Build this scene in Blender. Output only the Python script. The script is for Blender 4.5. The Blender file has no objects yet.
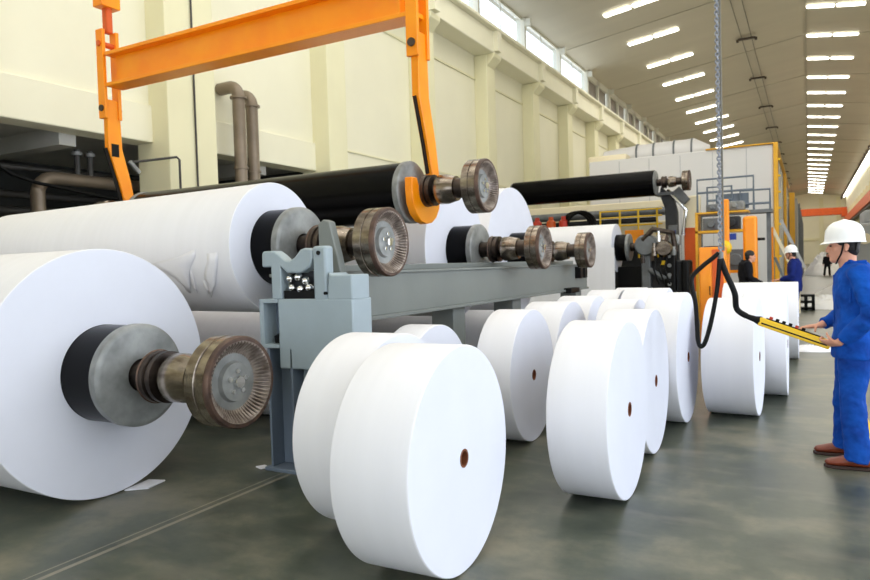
import bpy, bmesh, math, random
from mathutils import Vector, Matrix
random.seed(7)
PI = math.pi
SC = bpy.context.scene
COL = SC.collection

# ------------------------------------------------------------------ camera
FPX = 687.04
YAW, PIT, ROL = (math.radians(a) for a in (28.580, -1.8788, -1.7295))
fw = Vector((-math.sin(YAW)*math.cos(PIT), math.cos(YAW)*math.cos(PIT), math.sin(PIT)))
rt = Vector((math.cos(YAW), math.sin(YAW), 0)); up = rt.cross(fw)
rt, up = rt*math.cos(ROL)+up*math.sin(ROL), up*math.cos(ROL)-rt*math.sin(ROL)
cam_d = bpy.data.cameras.new('camera'); cam = bpy.data.objects.new('camera', cam_d); COL.objects.link(cam)
cam.matrix_world = Matrix(((rt.x, up.x, -fw.x, 0), (rt.y, up.y, -fw.y, 0), (rt.z, up.z, -fw.z, 1.5), (0, 0, 0, 1)))
cam_d.sensor_width = 36; cam_d.lens = FPX/870*36; cam_d.clip_end = 400
cam_d.dof.use_dof = True; cam_d.dof.focus_distance = 5.0; cam_d.dof.aperture_fstop = 3.2
SC.camera = cam

# ------------------------------------------------------------------ world, exposure, big lights
w = bpy.data.worlds.new('world'); SC.world = w; w.use_nodes = True
bgn = w.node_tree.nodes['Background']
bgn.inputs[0].default_value = (0.84, 0.91, 1.0, 1); bgn.inputs[1].default_value = 3.4
SC.view_settings.view_transform = 'Standard'; SC.view_settings.look = 'None'
SC.view_settings.gamma = 1; SC.view_settings.exposure = 0.0; SC.view_settings.use_curve_mapping = False
def area(name, loc, rot, sx, sy, power, color):
    l = bpy.data.lights.new(name, 'AREA'); l.shape = 'RECTANGLE'; l.size = sx; l.size_y = sy
    l.energy = power; l.color = color
    o = bpy.data.objects.new(name, l); COL.objects.link(o); o.location = loc; o.rotation_euler = rot
    return o
area('ceiling_fill_light', (-3, 9, 12.2), (0, 0, 0), 13, 26, 1500, (1, .97, .9))  # added area fills that boost the light of the ceiling lamp rows
area('ceiling_fill_light', (-3, 50, 11.6), (0, 0, 0), 13, 36, 1800, (1, .97, .9))
area('ceiling_fill_light', (-3, 110, 11.6), (0, 0, 0), 13, 70, 3500, (1, .97, .9))

# ------------------------------------------------------------------ materials
def lin(c): return tuple(((x/255)/12.92 if x/255 <= .04045 else ((x/255+.055)/1.055)**2.4) for x in c)
def mat(name, rgb, rough=.6, metal=0, var=0, scale=3, bump=0, bscale=40, rgb2=None, spec=.5, emit=None, estr=0, rot=None, detail=4):
    m = bpy.data.materials.new(name); m.use_nodes = True; nt = m.node_tree
    p = nt.nodes['Principled BSDF']; c = lin(rgb)
    p.inputs['Base Color'].default_value = (*c, 1); p.inputs['Roughness'].default_value = rough
    p.inputs['Metallic'].default_value = metal; p.inputs['Specular IOR Level'].default_value = spec
    tc = nt.nodes.new('ShaderNodeTexCoord')
    if var or rgb2:
        mp = nt.nodes.new('ShaderNodeMapping'); nt.links.new(tc.outputs['Object'], mp.inputs[0])
        if rot: mp.inputs['Scale'].default_value = rot
        n = nt.nodes.new('ShaderNodeTexNoise'); n.inputs['Scale'].default_value = scale; n.inputs['Detail'].default_value = detail
        nt.links.new(mp.outputs[0], n.inputs['Vector'])
        r = nt.nodes.new('ShaderNodeValToRGB'); r.color_ramp.elements[0].position = .35; r.color_ramp.elements[1].position = .68
        c2 = lin(rgb2) if rgb2 else tuple(x*(1-var) for x in c)
        r.color_ramp.elements[0].color = (*c2, 1); r.color_ramp.elements[1].color = (*c, 1)
        nt.links.new(n.outputs['Fac'], r.inputs[0]); nt.links.new(r.outputs[0], p.inputs['Base Color'])
    if bump:
        n2 = nt.nodes.new('ShaderNodeTexNoise'); n2.inputs['Scale'].default_value = bscale
        nt.links.new(tc.outputs['Object'], n2.inputs['Vector'])
        b = nt.nodes.new('ShaderNodeBump'); b.inputs['Strength'].default_value = bump; b.inputs['Distance'].default_value = .02
        nt.links.new(n2.outputs['Fac'], b.inputs['Height']); nt.links.new(b.outputs[0], p.inputs['Normal'])
    if emit:
        p.inputs['Emission Color'].default_value = (*lin(emit), 1); p.inputs['Emission Strength'].default_value = estr
    return m
M = {}
M['paper'] = mat('paper', (232, 232, 238), .55, var=.03, scale=2, rot=(6, .3, .3), spec=.3)
M['paper_edge'] = mat('paper_edge', (226, 228, 240), .7, var=.03, scale=3, spec=.2)  # lavender cast of the light on end faces put into the colour
M['paper_old'] = mat('paper_waste', (246, 246, 248), .8, var=.1, scale=2, bump=.5, bscale=6)
M['kraft'] = mat('brown_core', (120, 62, 32), .8, var=.2, scale=30)
M['rubber'] = mat('black_roll_cover', (6, 6, 7), .25, spec=.09)
M['black'] = mat('black_plastic', (9, 9, 10), .5, spec=.2)
M['steel_grey'] = mat('flange_steel', (156, 158, 157), .5, .35, rgb2=(122, 124, 123), scale=6, bump=.1)
M['worn'] = mat('worn_steel', (168, 158, 146), .24, .9, rgb2=(104, 92, 82), scale=5, bump=.05, rot=(1, 3, 3))
M['worn_dark'] = mat('oily_steel', (86, 76, 70), .35, .8, rgb2=(45, 38, 35), scale=7, bump=.1)
M['tooth'] = mat('gear_tooth_steel', (176, 164, 154), .4, .5, rgb2=(120, 106, 98), scale=12)
M['rust'] = mat('rusty_steel', (104, 82, 70), .5, .5, rgb2=(70, 55, 50), scale=12, bump=.15)
M['chain_zinc'] = mat('zinc_chain', (150, 153, 162), .45, .4)
M['chrome'] = mat('chrome', (225, 225, 225), .12, 1)
M['beam_grey'] = mat('painted_grey_beam', (128, 133, 130), .5, var=.12, scale=1.2, bump=.03)
M['stand_blue'] = mat('painted_blue_grey', (158, 172, 180), .45, var=.10, scale=3, bump=.03)
M['stand_dark'] = mat('painted_slate', (104, 116, 130), .45, var=.12, scale=3)
M['orange'] = mat('orange_paint', (255, 158, 8), .35, rgb2=(250, 142, 4), scale=2, bump=.02)
M['orange_deep'] = mat('deep_orange_paint', (222, 92, 20), .5, var=.15, scale=3)
M['amber'] = mat('amber_paint', (244, 182, 44), .45, var=.1)
M['yellow'] = mat('yellow_paint', (245, 200, 20), .35, var=.05)
M['wall'] = mat('cream_wall_paint', (240, 236, 212), .85, var=.05, scale=.6, bump=.03)
M['wall_col'] = mat('cream_column_paint', (234, 229, 194), .85, var=.05, scale=.8)
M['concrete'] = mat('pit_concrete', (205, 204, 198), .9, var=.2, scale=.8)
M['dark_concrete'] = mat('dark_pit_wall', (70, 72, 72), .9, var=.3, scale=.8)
M['roof'] = mat('roof_sheet', (190, 182, 162), .8, var=.06, scale=.15, rot=(1, 6, 1))
M['roof_line'] = mat('roof_seam', (172, 165, 146), .8)
M['pipe_brown'] = mat('brown_grey_pipe', (138, 124, 108), .4, .3, var=.2, scale=3)
M['pipe_dark'] = mat('dark_pipe', (66, 64, 62), .5, .2, var=.2)
M['hood'] = mat('hood_panel_white', (226, 224, 224), .6, var=.04, scale=.5)
M['hood_grey'] = mat('grey_cladding', (176, 178, 182), .6, var=.06, scale=.5)
M['cream'] = mat('cream_machine_paint', (248, 236, 206), .6, var=.05)
M['mid_grey'] = mat('machine_grey', (120, 124, 128), .5, .3, var=.25, scale=5)
M['dark_grey'] = mat('machine_dark_grey', (52, 54, 58), .5, .3, var=.3, scale=6)
M['red'] = mat('red_paint', (196, 52, 30), .5)
M['blue_part'] = mat('blue_enamel', (40, 70, 170), .5)
M['jacket'] = mat('blue_work_cloth', (14, 84, 184), .85, rgb2=(10, 62, 150), scale=9, bump=.8, bscale=14, spec=.2)
M['trousers'] = mat('blue_trouser_cloth', (14, 76, 170), .85, rgb2=(10, 56, 138), scale=8, bump=.8, bscale=12, spec=.2)
M['navy'] = mat('navy_work_cloth', (24, 40, 112), .85, var=.2, scale=9, bump=.3, bscale=14, spec=.2)
M['black_cloth'] = mat('black_cloth', (22, 22, 28), .9, bump=.3, bscale=14, spec=.2)
M['skin'] = mat('skin', (222, 160, 132), .55, var=.06, scale=12)
M['hair'] = mat('black_hair', (20, 16, 15), .6, bump=.3, bscale=80)
M['lips'] = mat('lips', (176, 96, 88), .5)
M['eye'] = mat('eye_dark', (30, 22, 20), .3)
M['helmet'] = mat('white_helmet_shell', (246, 246, 246), .25)
M['shoe'] = mat('brown_leather', (122, 52, 28), .4, var=.25, scale=14)
M['sole'] = mat('dark_sole', (50, 30, 24), .7)
M['lamp'] = mat('lamp_tube', (255, 255, 250), .5, emit=(255, 252, 240), estr=9)
M['lamp_body'] = mat('lamp_housing', (200, 198, 190), .6)
M['frame_white'] = mat('window_frame_paint', (206, 204, 190), .6)
M['dull_pane'] = mat('dull_wired_pane', (128, 120, 112), .4, var=.1)
M['brown_fix'] = mat('dark_brown_fixture', (60, 46, 34), .6)
M['wire'] = mat('grey_wire', (110, 106, 96), .6)
M['yellow_line'] = mat('yellow_floor_paint', (226, 190, 40), .6, var=.2, scale=8)
M['glass'] = mat('window_glass', (245, 250, 255), .25)
M['glass'].node_tree.nodes['Principled BSDF'].inputs['Transmission Weight'].default_value = 1
M['glass'].node_tree.nodes['Principled BSDF'].inputs['IOR'].default_value = 1.05

# floor: mottled grey green paint with scuffs, worn through to pale concrete along one joint
m = M['floor'] = bpy.data.materials.new('painted_floor'); m.use_nodes = True; nt = m.node_tree; p = nt.nodes['Principled BSDF']
def nd(t): return nt.nodes.new(t)
tc = nd('ShaderNodeTexCoord'); lk = nt.links.new
n1 = nd('ShaderNodeTexNoise'); n1.inputs['Scale'].default_value = 1.1; n1.inputs['Detail'].default_value = 7; n1.inputs['Roughness'].default_value = .65; lk(tc.outputs['Object'], n1.inputs['Vector'])
r1 = nd('ShaderNodeValToRGB'); lk(n1.outputs['Fac'], r1.inputs[0])
r1.color_ramp.elements[0].position = .36; r1.color_ramp.elements[0].color = (*lin((50, 57, 46)), 1)
r1.color_ramp.elements[1].position = .66; r1.color_ramp.elements[1].color = (*lin((118, 114, 96)), 1)
e = r1.color_ramp.elements.new(.5); e.color = (*lin((76, 81, 68)), 1)
mp = nd('ShaderNodeMapping'); mp.inputs['Scale'].default_value = (1.0, 2.6, 1); mp.inputs['Rotation'].default_value = (0, 0, .5); lk(tc.outputs['Object'], mp.inputs[0])
n2 = nd('ShaderNodeTexNoise'); n2.inputs['Scale'].default_value = 1.6; n2.inputs['Detail'].default_value = 6; lk(mp.outputs[0], n2.inputs['Vector'])
r2 = nd('ShaderNodeValToRGB'); r2.color_ramp.elements[0].position = .52; r2.color_ramp.elements[1].position = .72; r2.color_ramp.elements[0].color = (0, 0, 0, 1); r2.color_ramp.elements[1].color = (.5, .5, .5, 1); lk(n2.outputs['Fac'], r2.inputs[0])
mx = nd('ShaderNodeMixRGB'); mx.inputs[2].default_value = (*lin((118, 113, 98)), 1); lk(r2.outputs[0], mx.inputs[0]); lk(r1.outputs[0], mx.inputs[1])
sx = nd('ShaderNodeSeparateXYZ'); lk(tc.outputs['Object'], sx.inputs[0])
def stripe(x0, wd):
    a = nd('ShaderNodeMath'); a.operation = 'SUBTRACT'; a.inputs[1].default_value = x0; lk(sx.outputs[0], a.inputs[0])
    b = nd('ShaderNodeMath'); b.operation = 'ABSOLUTE'; lk(a.outputs[0], b.inputs[0])
    c = nd('ShaderNodeMath'); c.operation = 'LESS_THAN'; c.inputs[1].default_value = wd; lk(b.outputs[0], c.inputs[0])
    return c
s1 = stripe(-3.4, .016); s2 = stripe(-3.47, .006)
ad = nd('ShaderNodeMath'); ad.operation = 'ADD'; lk(s1.outputs[0], ad.inputs[0]); lk(s2.outputs[0], ad.inputs[1])
mu = nd('ShaderNodeMath'); mu.operation = 'MULTIPLY'; lk(ad.outputs[0], mu.inputs[0]); lk(n1.outputs['Fac'], mu.inputs[1])
mx2 = nd('ShaderNodeMixRGB'); mx2.inputs[2].default_value = (*lin((170, 160, 142)), 1); lk(mu.outputs[0], mx2.inputs[0]); lk(mx.outputs[0], mx2.inputs[1])
lk(mx2.outputs[0], p.inputs['Base Color'])
rr = nd('ShaderNodeMapRange'); rr.inputs[3].default_value = .22; rr.inputs[4].default_value = .5; lk(n1.outputs['Fac'], rr.inputs[0]); lk(rr.outputs[0], p.inputs['Roughness'])
b = nd('ShaderNodeBump'); b.inputs['Strength'].default_value = .12; b.inputs['Distance'].default_value = .01; lk(n2.outputs['Fac'], b.inputs['Height']); lk(b.outputs[0], p.inputs['Normal'])

# ------------------------------------------------------------------ mesh helpers
class MB:
    def __init__(s): s.bm = bmesh.new()
    def box(s, x0, x1, y0, y1, z0, z1):
        v = [s.bm.verts.new((x, y, z)) for x in (x0, x1) for y in (y0, y1) for z in (z0, z1)]
        for f in ((0, 1, 3, 2), (4, 6, 7, 5), (0, 4, 5, 1), (2, 3, 7, 6), (0, 2, 6, 4), (1, 5, 7, 3)): s.bm.faces.new([v[i] for i in f])
        return s
    def bar(s, p, q, wd, ht, ref=(0, 0, 1)):
        p, q = Vector(p), Vector(q); t = (q-p).normalized(); r = Vector(ref)
        if abs(t.dot(r)) > .98: r = Vector((1, 0, 0))
        a = r.cross(t).normalized()*wd/2; b2 = t.cross(a).normalized()*ht/2
        v = [s.bm.verts.new(c+i*a+j*b2) for c in (p, q) for i, j in ((-1, -1), (1, -1), (1, 1), (-1, 1))]
        for f in ((3, 2, 1, 0), (4, 5, 6, 7), (0, 1, 5, 4), (1, 2, 6, 5), (2, 3, 7, 6), (3, 0, 4, 7)): s.bm.faces.new([v[i] for i in f])
        return s
    def loft(s, rings, seg=16, ref=(0, 1, 0), cap=True, round_cap=0):
        # rings: (centre, a, b); a along ref side, b along the normal
        n = len(rings); cs = [Vector(r[0]) for r in rings]; prev = None; loops = []
        R = Vector(ref)
        for i in range(n):
            t = (cs[min(i+1, n-1)]-cs[max(i-1, 0)])
            if t.length < 1e-9: t = Vector((0, 0, 1))
            t.normalize()
            side = R-t*R.dot(t)
            if side.length < .05: side = prev if prev else t.orthogonal()
            side = side-t*side.dot(t); side.normalize(); nor = t.cross(side)
            if prev and side.dot(prev) < 0: side = -side; nor = -nor
            prev = side.copy()
            loops.append([s.bm.verts.new(cs[i]+side*rings[i][1]*math.cos(k*2*PI/seg)+nor*rings[i][2]*math.sin(k*2*PI/seg)) for k in range(seg)])
        for i in range(n-1):
            for k in range(seg):
                a, b2 = loops[i], loops[i+1]
                s.bm.faces.new((a[k], a[(k+1) % seg], b2[(k+1) % seg], b2[k]))
        if cap:
            for lp, c, d in ((loops[0], cs[0], cs[0]-cs[1]), (loops[-1], cs[-1], cs[-1]-cs[-2])):
                tip = s.bm.verts.new(c+(d.normalized()*round_cap if d.length > 0 else d))
                for k in range(seg):
                    s.bm.faces.new((lp[k], lp[(k+1) % seg], tip))
        return s
    def tube(s, pts, r, seg=10):
        if len(pts) > 2: ref = (.31, .17, .93)
        else:
            d = Vector(pts[1])-Vector(pts[0]); ref = d.orthogonal()
        return s.loft([(p_, r, r) for p_ in pts], seg, ref)
    def lathe(s, prof, axis='X', o=(0, 0, 0), seg=48, closed=False):
        o = Vector(o); loops = []
        for a, r in prof:
            if r < 1e-6: loops.append([s.bm.verts.new(o+(Vector((a, 0, 0)) if axis == 'X' else Vector((0, a, 0)) if axis == 'Y' else Vector((0, 0, a))))]); continue
            L = []
            for k in range(seg):
                c, q = r*math.cos(2*PI*k/seg), r*math.sin(2*PI*k/seg)
                L.append(s.bm.verts.new(o+(Vector((a, c, q)) if axis == 'X' else Vector((q, a, c)) if axis == 'Y' else Vector((c, q, a)))))
            loops.append(L)
        prs = list(zip(loops, loops[1:]))+([(loops[-1], loops[0])] if closed else [])
        for A, B2 in prs:
            if len(A) == 1 and len(B2) == 1: continue
            for k in range(seg):
                j = (k+1) % seg
                if len(A) == 1: s.bm.faces.new((A[0], B2[j], B2[k]))
                elif len(B2) == 1: s.bm.faces.new((A[k], A[j], B2[0]))
                else: s.bm.faces.new((A[k], A[j], B2[j], B2[k]))
        return s
    def prism(s, poly, lo, hi, plane='XZ'):
        def P(a, b2, c): return (a, c, b2) if plane == 'XZ' else (c, a, b2) if plane == 'YZ' else (a, b2, c)
        A = [s.bm.verts.new(P(a, b2, lo)) for a, b2 in poly]; B2 = [s.bm.verts.new(P(a, b2, hi)) for a, b2 in poly]
        s.bm.faces.new(A); s.bm.faces.new(B2[::-1])
        for i in range(len(A)):
            j = (i+1) % len(A); s.bm.faces.new((A[i], B2[i], B2[j], A[j]))
        return s
    def ell(s, c, rx, ry, rz, seg=16, rings=10):
        c = Vector(c); L = []
        for i in range(rings+1):
            th = PI*i/rings
            if i in (0, rings): L.append([s.bm.verts.new(c+Vector((0, 0, rz*math.cos(th))))]); continue
            L.append([s.bm.verts.new(c+Vector((rx*math.sin(th)*math.cos(2*PI*k/seg), ry*math.sin(th)*math.sin(2*PI*k/seg), rz*math.cos(th)))) for k in range(seg)])
        for A, B2 in zip(L, L[1:]):
            for k in range(seg):
                j = (k+1) % seg
                if len(A) == 1: s.bm.faces.new((A[0], B2[k], B2[j]))
                elif len(B2) == 1: s.bm.faces.new((A[k], B2[0], A[j]))
                else: s.bm.faces.new((A[k], B2[k], B2[j], A[j]))
        return s
    def build(s, name, m, parent=None, bevel=0, smooth=35, remesh=0, sm_iter=3):
        bmesh.ops.recalc_face_normals(s.bm, faces=s.bm.faces)
        me = bpy.data.meshes.new(name); s.bm.to_mesh(me); s.bm.free()
        me.materials.append(M[m] if isinstance(m, str) else m)
        o = bpy.data.objects.new(name, me); COL.objects.link(o)
        if parent: o.parent = parent
        if smooth:
            me.shade_smooth()
            try: me.set_sharp_from_angle(angle=math.radians(smooth))
            except Exception: pass
        if remesh:
            r = o.modifiers.new('remesh', 'REMESH'); r.mode = 'VOXEL'; r.voxel_size = remesh; r.use_smooth_shade = True
            q = o.modifiers.new('smooth', 'SMOOTH'); q.iterations = sm_iter; q.factor = .5
        elif bevel:
            bv = o.modifiers.new('bevel', 'BEVEL'); bv.width = bevel; bv.segments = 2; bv.limit_method = 'ANGLE'; bv.angle_limit = math.radians(40)
        return o
def tag(o, label, cat, group=None, kind=None):
    o['label'] = label; o['category'] = cat
    if group: o['group'] = group
    if kind: o['kind'] = kind
    return o
def thing(name, label, cat, loc=(0, 0, 0), rz=0, group=None):
    o = bpy.data.objects.new(name, None); COL.objects.link(o); o.location = loc; o.rotation_euler = (0, 0, rz); o.empty_display_size = .1
    return tag(o, label, cat, group)
def struct(o): o['kind'] = 'structure'; return o
def children(o): return [c for c in bpy.data.objects if c.parent == o]
def copy_thing(src, loc, label, rz=0, group=None):
    kids = [(c, children(c)) for c in children(src)]
    r = src.copy(); COL.objects.link(r); r.location = loc; r.rotation_euler = (0, 0, rz); r['label'] = label
    if group: r['group'] = group
    for c, gk in kids:
        d = c.copy(); COL.objects.link(d); d.parent = r
        for g in gk:
            h = g.copy(); COL.objects.link(h); h.parent = d
    return r

# ------------------------------------------------------------------ the hall
WX, RX, SL, RZ = -10.6, 6.2, .1415, 13.5
YE = 150
struct(MB().box(-16, 9, -8, YE, -.2, 0).build('floor', 'floor'))
cb = MB()
cb.prism([(WX-.4, RZ+SL*(WX-.4)), (0, RZ), (RX+.4, RZ-SL*(RX+.4)), (RX+.4, RZ-SL*(RX+.4)+.25), (0, RZ+.25), (WX-.4, RZ+SL*(WX-.4)+.25)], -8.2, YE)
ceil = struct(cb.build('ceiling', 'roof', smooth=0))
for x in (0.0, ):
    MB().box(-.035, .035, -4, YE-.1, RZ-.05, RZ-.004).build('ridge_seam', 'roof_line', ceil)
for i in range(16):
    y = 24+i*9.4
    s_ = MB(); s_.bar((WX, y, RZ+SL*WX-.015), (0, y, RZ-.015), .05, .02); s_.bar((0, y, RZ-.015), (RX, y, RZ-SL*RX-.015), .05, .02)
    s_.build('roof_seam', 'roof_line', ceil)
# left wall: solid beyond the second column, open to a service pit before it
ZB, ZT = 3.94, 4.62      # wall beam
SILL = 10.40
wl = MB()
wl.box(WX-.4, WX, 13.9, YE, 0, SILL)
wl.box(WX-.4, WX, -8, 13.9, ZT, SILL)
wall_l = struct(wl.build('wall_left', 'wall', smooth=0))
struct(MB().box(WX-.4, WX+.07, -8, 13.8, ZB, ZT).build('trim_1', 'wall', bevel=.02))
COLY = [8.72+4.735*k for k in range(-3, 30)]
for k, y in enumerate(COLY):
    wd = 1.15 if k <= 3 else .75
    y0 = y if k != 3 else 8.7
    c = MB().box(WX-(.35 if y < 13.9 else 0), WX+.5, y0, y0+wd, 0, 9.1)
    c.prism([(WX, 9.1), (WX+.5, 9.1), (WX+.5, 8.7), (WX+.78, 9.0), (WX+.78, 9.14), (WX, 9.14)], y0+.05, y0+wd-.05)
    c.build('column', 'wall_col', wall_l, bevel=.02)
    # panel moulding under the runway girder in each bay
    mb = MB().box(WX, WX+.05, y0+wd, y+4.735, 8.26, 8.33)
    if y > 12: mb.box(WX, WX+.03, y0+wd, y+4.735, 4.6, 4.64)
    mb.build('moulding', 'wall_col', wall_l)
g = MB().box(WX, WX+.75, -4, YE, 9.14, 9.9); g.box(WX, WX+.95, -4, YE, 9.9, 10.02)
struct(g.build('trim_2', 'wall', bevel=.03))
g = MB()
for y in COLY: g.box(WX+.75, WX+.92, y+.1, y+.45, 9.2, 9.9)
g.build('girder_rib', 'wall', wall_l)
# clerestory: white mullions, glass panes, lattice further on
POST = [23.3-4.735*5+4.735*k for k in range(0, 32)]
for k, y in enumerate(POST):
    zt = RZ+SL*WX
    f = MB().box(WX-.3, WX+.10, y-.09, y+.09, SILL, zt)
    f.box(WX+.1, WX+.34, y-.07, y+.07, zt-.35, zt-.05)
    if y < 37:
        f.box(WX-.12, WX-.02, y, y+4.735, SILL, SILL+.09); f.box(WX-.12, WX-.02, y, y+4.735, zt-.08, zt)
        f.box(WX-.09, WX-.05, y+2.34, y+2.40, SILL, zt)
    else:
        f.box(WX-.12, WX+.02, y, y+4.735, SILL, SILL+.12); f.box(WX-.12, WX+.02, y, y+4.735, zt-.3, zt)
        f.box(WX-.12, WX+.02, y+2.3, y+2.5, SILL, zt)
    fo = struct(f.build('window_%d' % (k+1), 'frame_white', smooth=0))
    if y < 37: MB().box(WX-.08, WX-.06, y+.16, y+4.57, SILL+.09, zt-.16).build('pane', 'glass', fo)
    else: MB().box(WX-.16, WX-.14, y+.16, y+4.57, SILL, zt).build('pane', 'dull_pane', fo)
# the pit behind the opening
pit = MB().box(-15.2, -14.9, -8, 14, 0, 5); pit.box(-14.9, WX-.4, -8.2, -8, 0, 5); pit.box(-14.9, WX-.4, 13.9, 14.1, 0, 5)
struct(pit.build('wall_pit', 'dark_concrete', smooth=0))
struct(MB().box(-14.9, WX-.4, -8, 13.9, 4.05, 4.3).build('ceiling_pit', 'concrete', smooth=0))
for yy, wd in ((2, .3), (7.2, .3), (11.9, .3)):
    MB().box(-14.9, WX-.4, yy, yy+wd, 3.75, 4.05).build('soffit_beam', 'concrete', wall_l)
# far and right walls
fwm = MB().box(WX-.4, RX+.4, YE, YE+.4, 0, RZ+.2)
fwo = struct(fwm.build('wall_far', 'wall', smooth=0))
for x in (-6, -2, 2.2, 5): MB().box(x-.35, x+.35, YE-.4, YE, 0, 12.4).build('column', 'wall_col', fwo)
MB().box(-1.5, 5, YE-.2, YE, 4.4, 4.9).build('wall_rail', 'wall_col', fwo)
rw = MB().box(RX, RX+.4, 16, YE, 0, RZ-SL*RX); rw.box(RX, RX+.4, -8, 16, 7.5, RZ-SL*RX); rw.box(RX, RX+.4, -8, -4, 0, 7.5)  # unseen near stretch left open low down to let sky light in
bw = MB().prism([(WX-.4, 7), (RX+.4, 7), (RX+.4, RZ-SL*(RX+.4)), (0, RZ), (WX-.4, RZ+SL*(WX-.4))], -8.2, -8); bw.box(WX-.4, -5, -8.2, -8, 0, 7); bw.box(-5, RX+.4, -8.2, -8, 5.0, 7)  # unseen gate opening, shaped to limit the sky light from behind
struct(bw.build('wall_back', 'wall', smooth=0))
rwo = struct(rw.build('wall_right', 'wall', smooth=0))
for k in range(23):
    y = 44+4.735*k
    MB().box(RX-.45, RX, y, y+.7, 0, 9.2).build('column', 'wall_col', rwo)
MB().box(RX-.8, RX-.05, 42, YE-.1, 6.8, 7.9).build('girder', 'orange_deep', rwo)
MB().box(RX-.9, RX-.3, 42, YE-.1, 6.3, 6.5).build('girder_rail', 'brown_fix', rwo)
# continuous light strip under the right eave
t = thing('strip_light', 'long continuous white strip light under the right eave', 'light', (RX-.35, 42, 12.2))
MB().box(-.12, .12, 0, 106, 0, .14).build('diffuser', 'lamp', t); MB().box(-.16, .16, 0, 106, .14, .3).build('housing', 'lamp_body', t)
for k in range(30):
    y = 60+k*3
    MB().box(RX-.9, RX-.7, y, y+.3, 11.8, 12.3).build('eave_bracket', 'brown_fix', rwo)

# ceiling lamps: pairs of fluorescent tubes following the roof pitch
def ceiling_lamp(xc, y, ang, label, group):
    z = RZ-SL*abs(xc)-.06
    t = thing('ceiling_lamp', label, 'lamp', (xc, y, z), 0, group); t.rotation_euler = (0, ang, 0)
    MB().box(-1.24, 1.24, -.13, .13, .0, .05).build('housing', 'lamp_body', t)
    for s_ in (-1, 1): MB().box(min(s_*.06, s_*1.2), max(s_*.06, s_*1.2), -.17, .17, -.05, 0).build('tube_light', 'lamp', t, bevel=.02)
    return t
protoL = ceiling_lamp(-6.6, 30.6, -math.atan(SL), 'nearest visible lamp of the left ceiling row, cut by the top edge of the photo', 'left row of ceiling lamps')
protoR = ceiling_lamp(1.24, 37.9, math.atan(SL), 'nearest visible lamp of the right ceiling row, widest at the top edge', 'right row of ceiling lamps')
ordn = ['second', 'third', 'fourth', 'fifth', 'sixth', 'seventh', 'eighth', 'ninth', 'tenth', 'eleventh', 'twelfth', 'thirteenth', 'fourteenth', 'fifteenth', 'sixteenth', 'seventeenth', 'eighteenth', 'nineteenth', 'twentieth', 'twenty-first', 'twenty-second', 'twenty-third', 'twenty-fourth', 'twenty-fifth']
back = ['one', 'two', 'three', 'four', 'five', 'six']
for k in list(range(-6, 0))+list(range(1, 24)):
    for pr, y0, side in ((protoL, 30.6, 'left'), (protoR, 37.9, 'right')):
        y = y0+4.66*k if side == 'left' else y0+4.93*k
        if y > 147: continue
        if k < 0: lb = '%s row ceiling lamp overhead, %s before the nearest visible one' % (side, back[-k-1])
        elif k < 99: lb = '%s visible lamp of the %s ceiling row counted from the camera' % (ordn[k-1], side)
        else: lb = 'tiny distant lamp at the far end of the %s ceiling row' % side
        d = copy_thing(pr, (pr.location.x, y, pr.location.z), lb); d.rotation_euler = pr.rotation_euler
# line of dark fixtures with twin wires under the left slope
for i, y in enumerate((30.8, 39.8, 48.8, 58.3, 68, 77, 86, 95, 104, 113, 122)):
    x = -2.72; z = RZ+SL*x-.18
    t = thing('ceiling_fan_unit' if 0 else 'cable_hanger', ('dark hanger bar on the overhead cable line, %s' % (['above the frame, nearest', 'nearest and widest visible', 'second visible beside the chain', 'third visible down the hall'][i] if i < 4 else ['fourth', 'fifth', 'sixth', 'seventh', 'eighth', 'ninth', 'tenth'][i-4]+' visible down the hall')), 'hanger', (x, y, z), 0, 'hangers on the overhead cable line')
    MB().box(-.42, .42, -.12, .12, -.04, .05).build('bar', 'brown_fix', t, bevel=.03)
    MB().box(-.5, -.38, -.1, .1, -.12, 0).build('clip', 'brown_fix', t); MB().box(.38, .5, -.1, .1, -.12, 0).build('clip', 'brown_fix', t)
for x, lb in ((-2.95, 'left wire of the twin overhead cable line'), (-2.5, 'right wire of the twin overhead cable line')):
    tag(MB().tube([(x, 10, RZ+SL*x-.1), (x, 148, RZ+SL*x-.1)], .022, 6).build('overhead_cable', 'wire'), lb, 'cable')

# far travelling crane
MB().box(WX, WX+1.8, 130, 138, 7.6, 7.99).build('runway_bracket', 'wall_col', wall_l)
t = thing('travelling_crane', 'distant orange bridge crane spanning the far end of the hall', 'crane', (0, 134, 8.3))
MB().box(WX+1, RX-.5, -.6, .6, 0, 1.2).build('bridge_girder', 'orange_deep', t, bevel=.05)
MB().box(-3.2, -1.6, -.9, .9, 1.2, 1.9).build('trolley', 'orange_deep', t)
MB().box(WX+1, WX+1.6, -1.5, 1.5, -.3, .4).build('end_carriage', 'orange_deep', t); MB().box(RX-1.3, RX-.5, -1.5, 1.5, -.38, .4).build('end_carriage', 'orange_deep', t)

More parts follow.
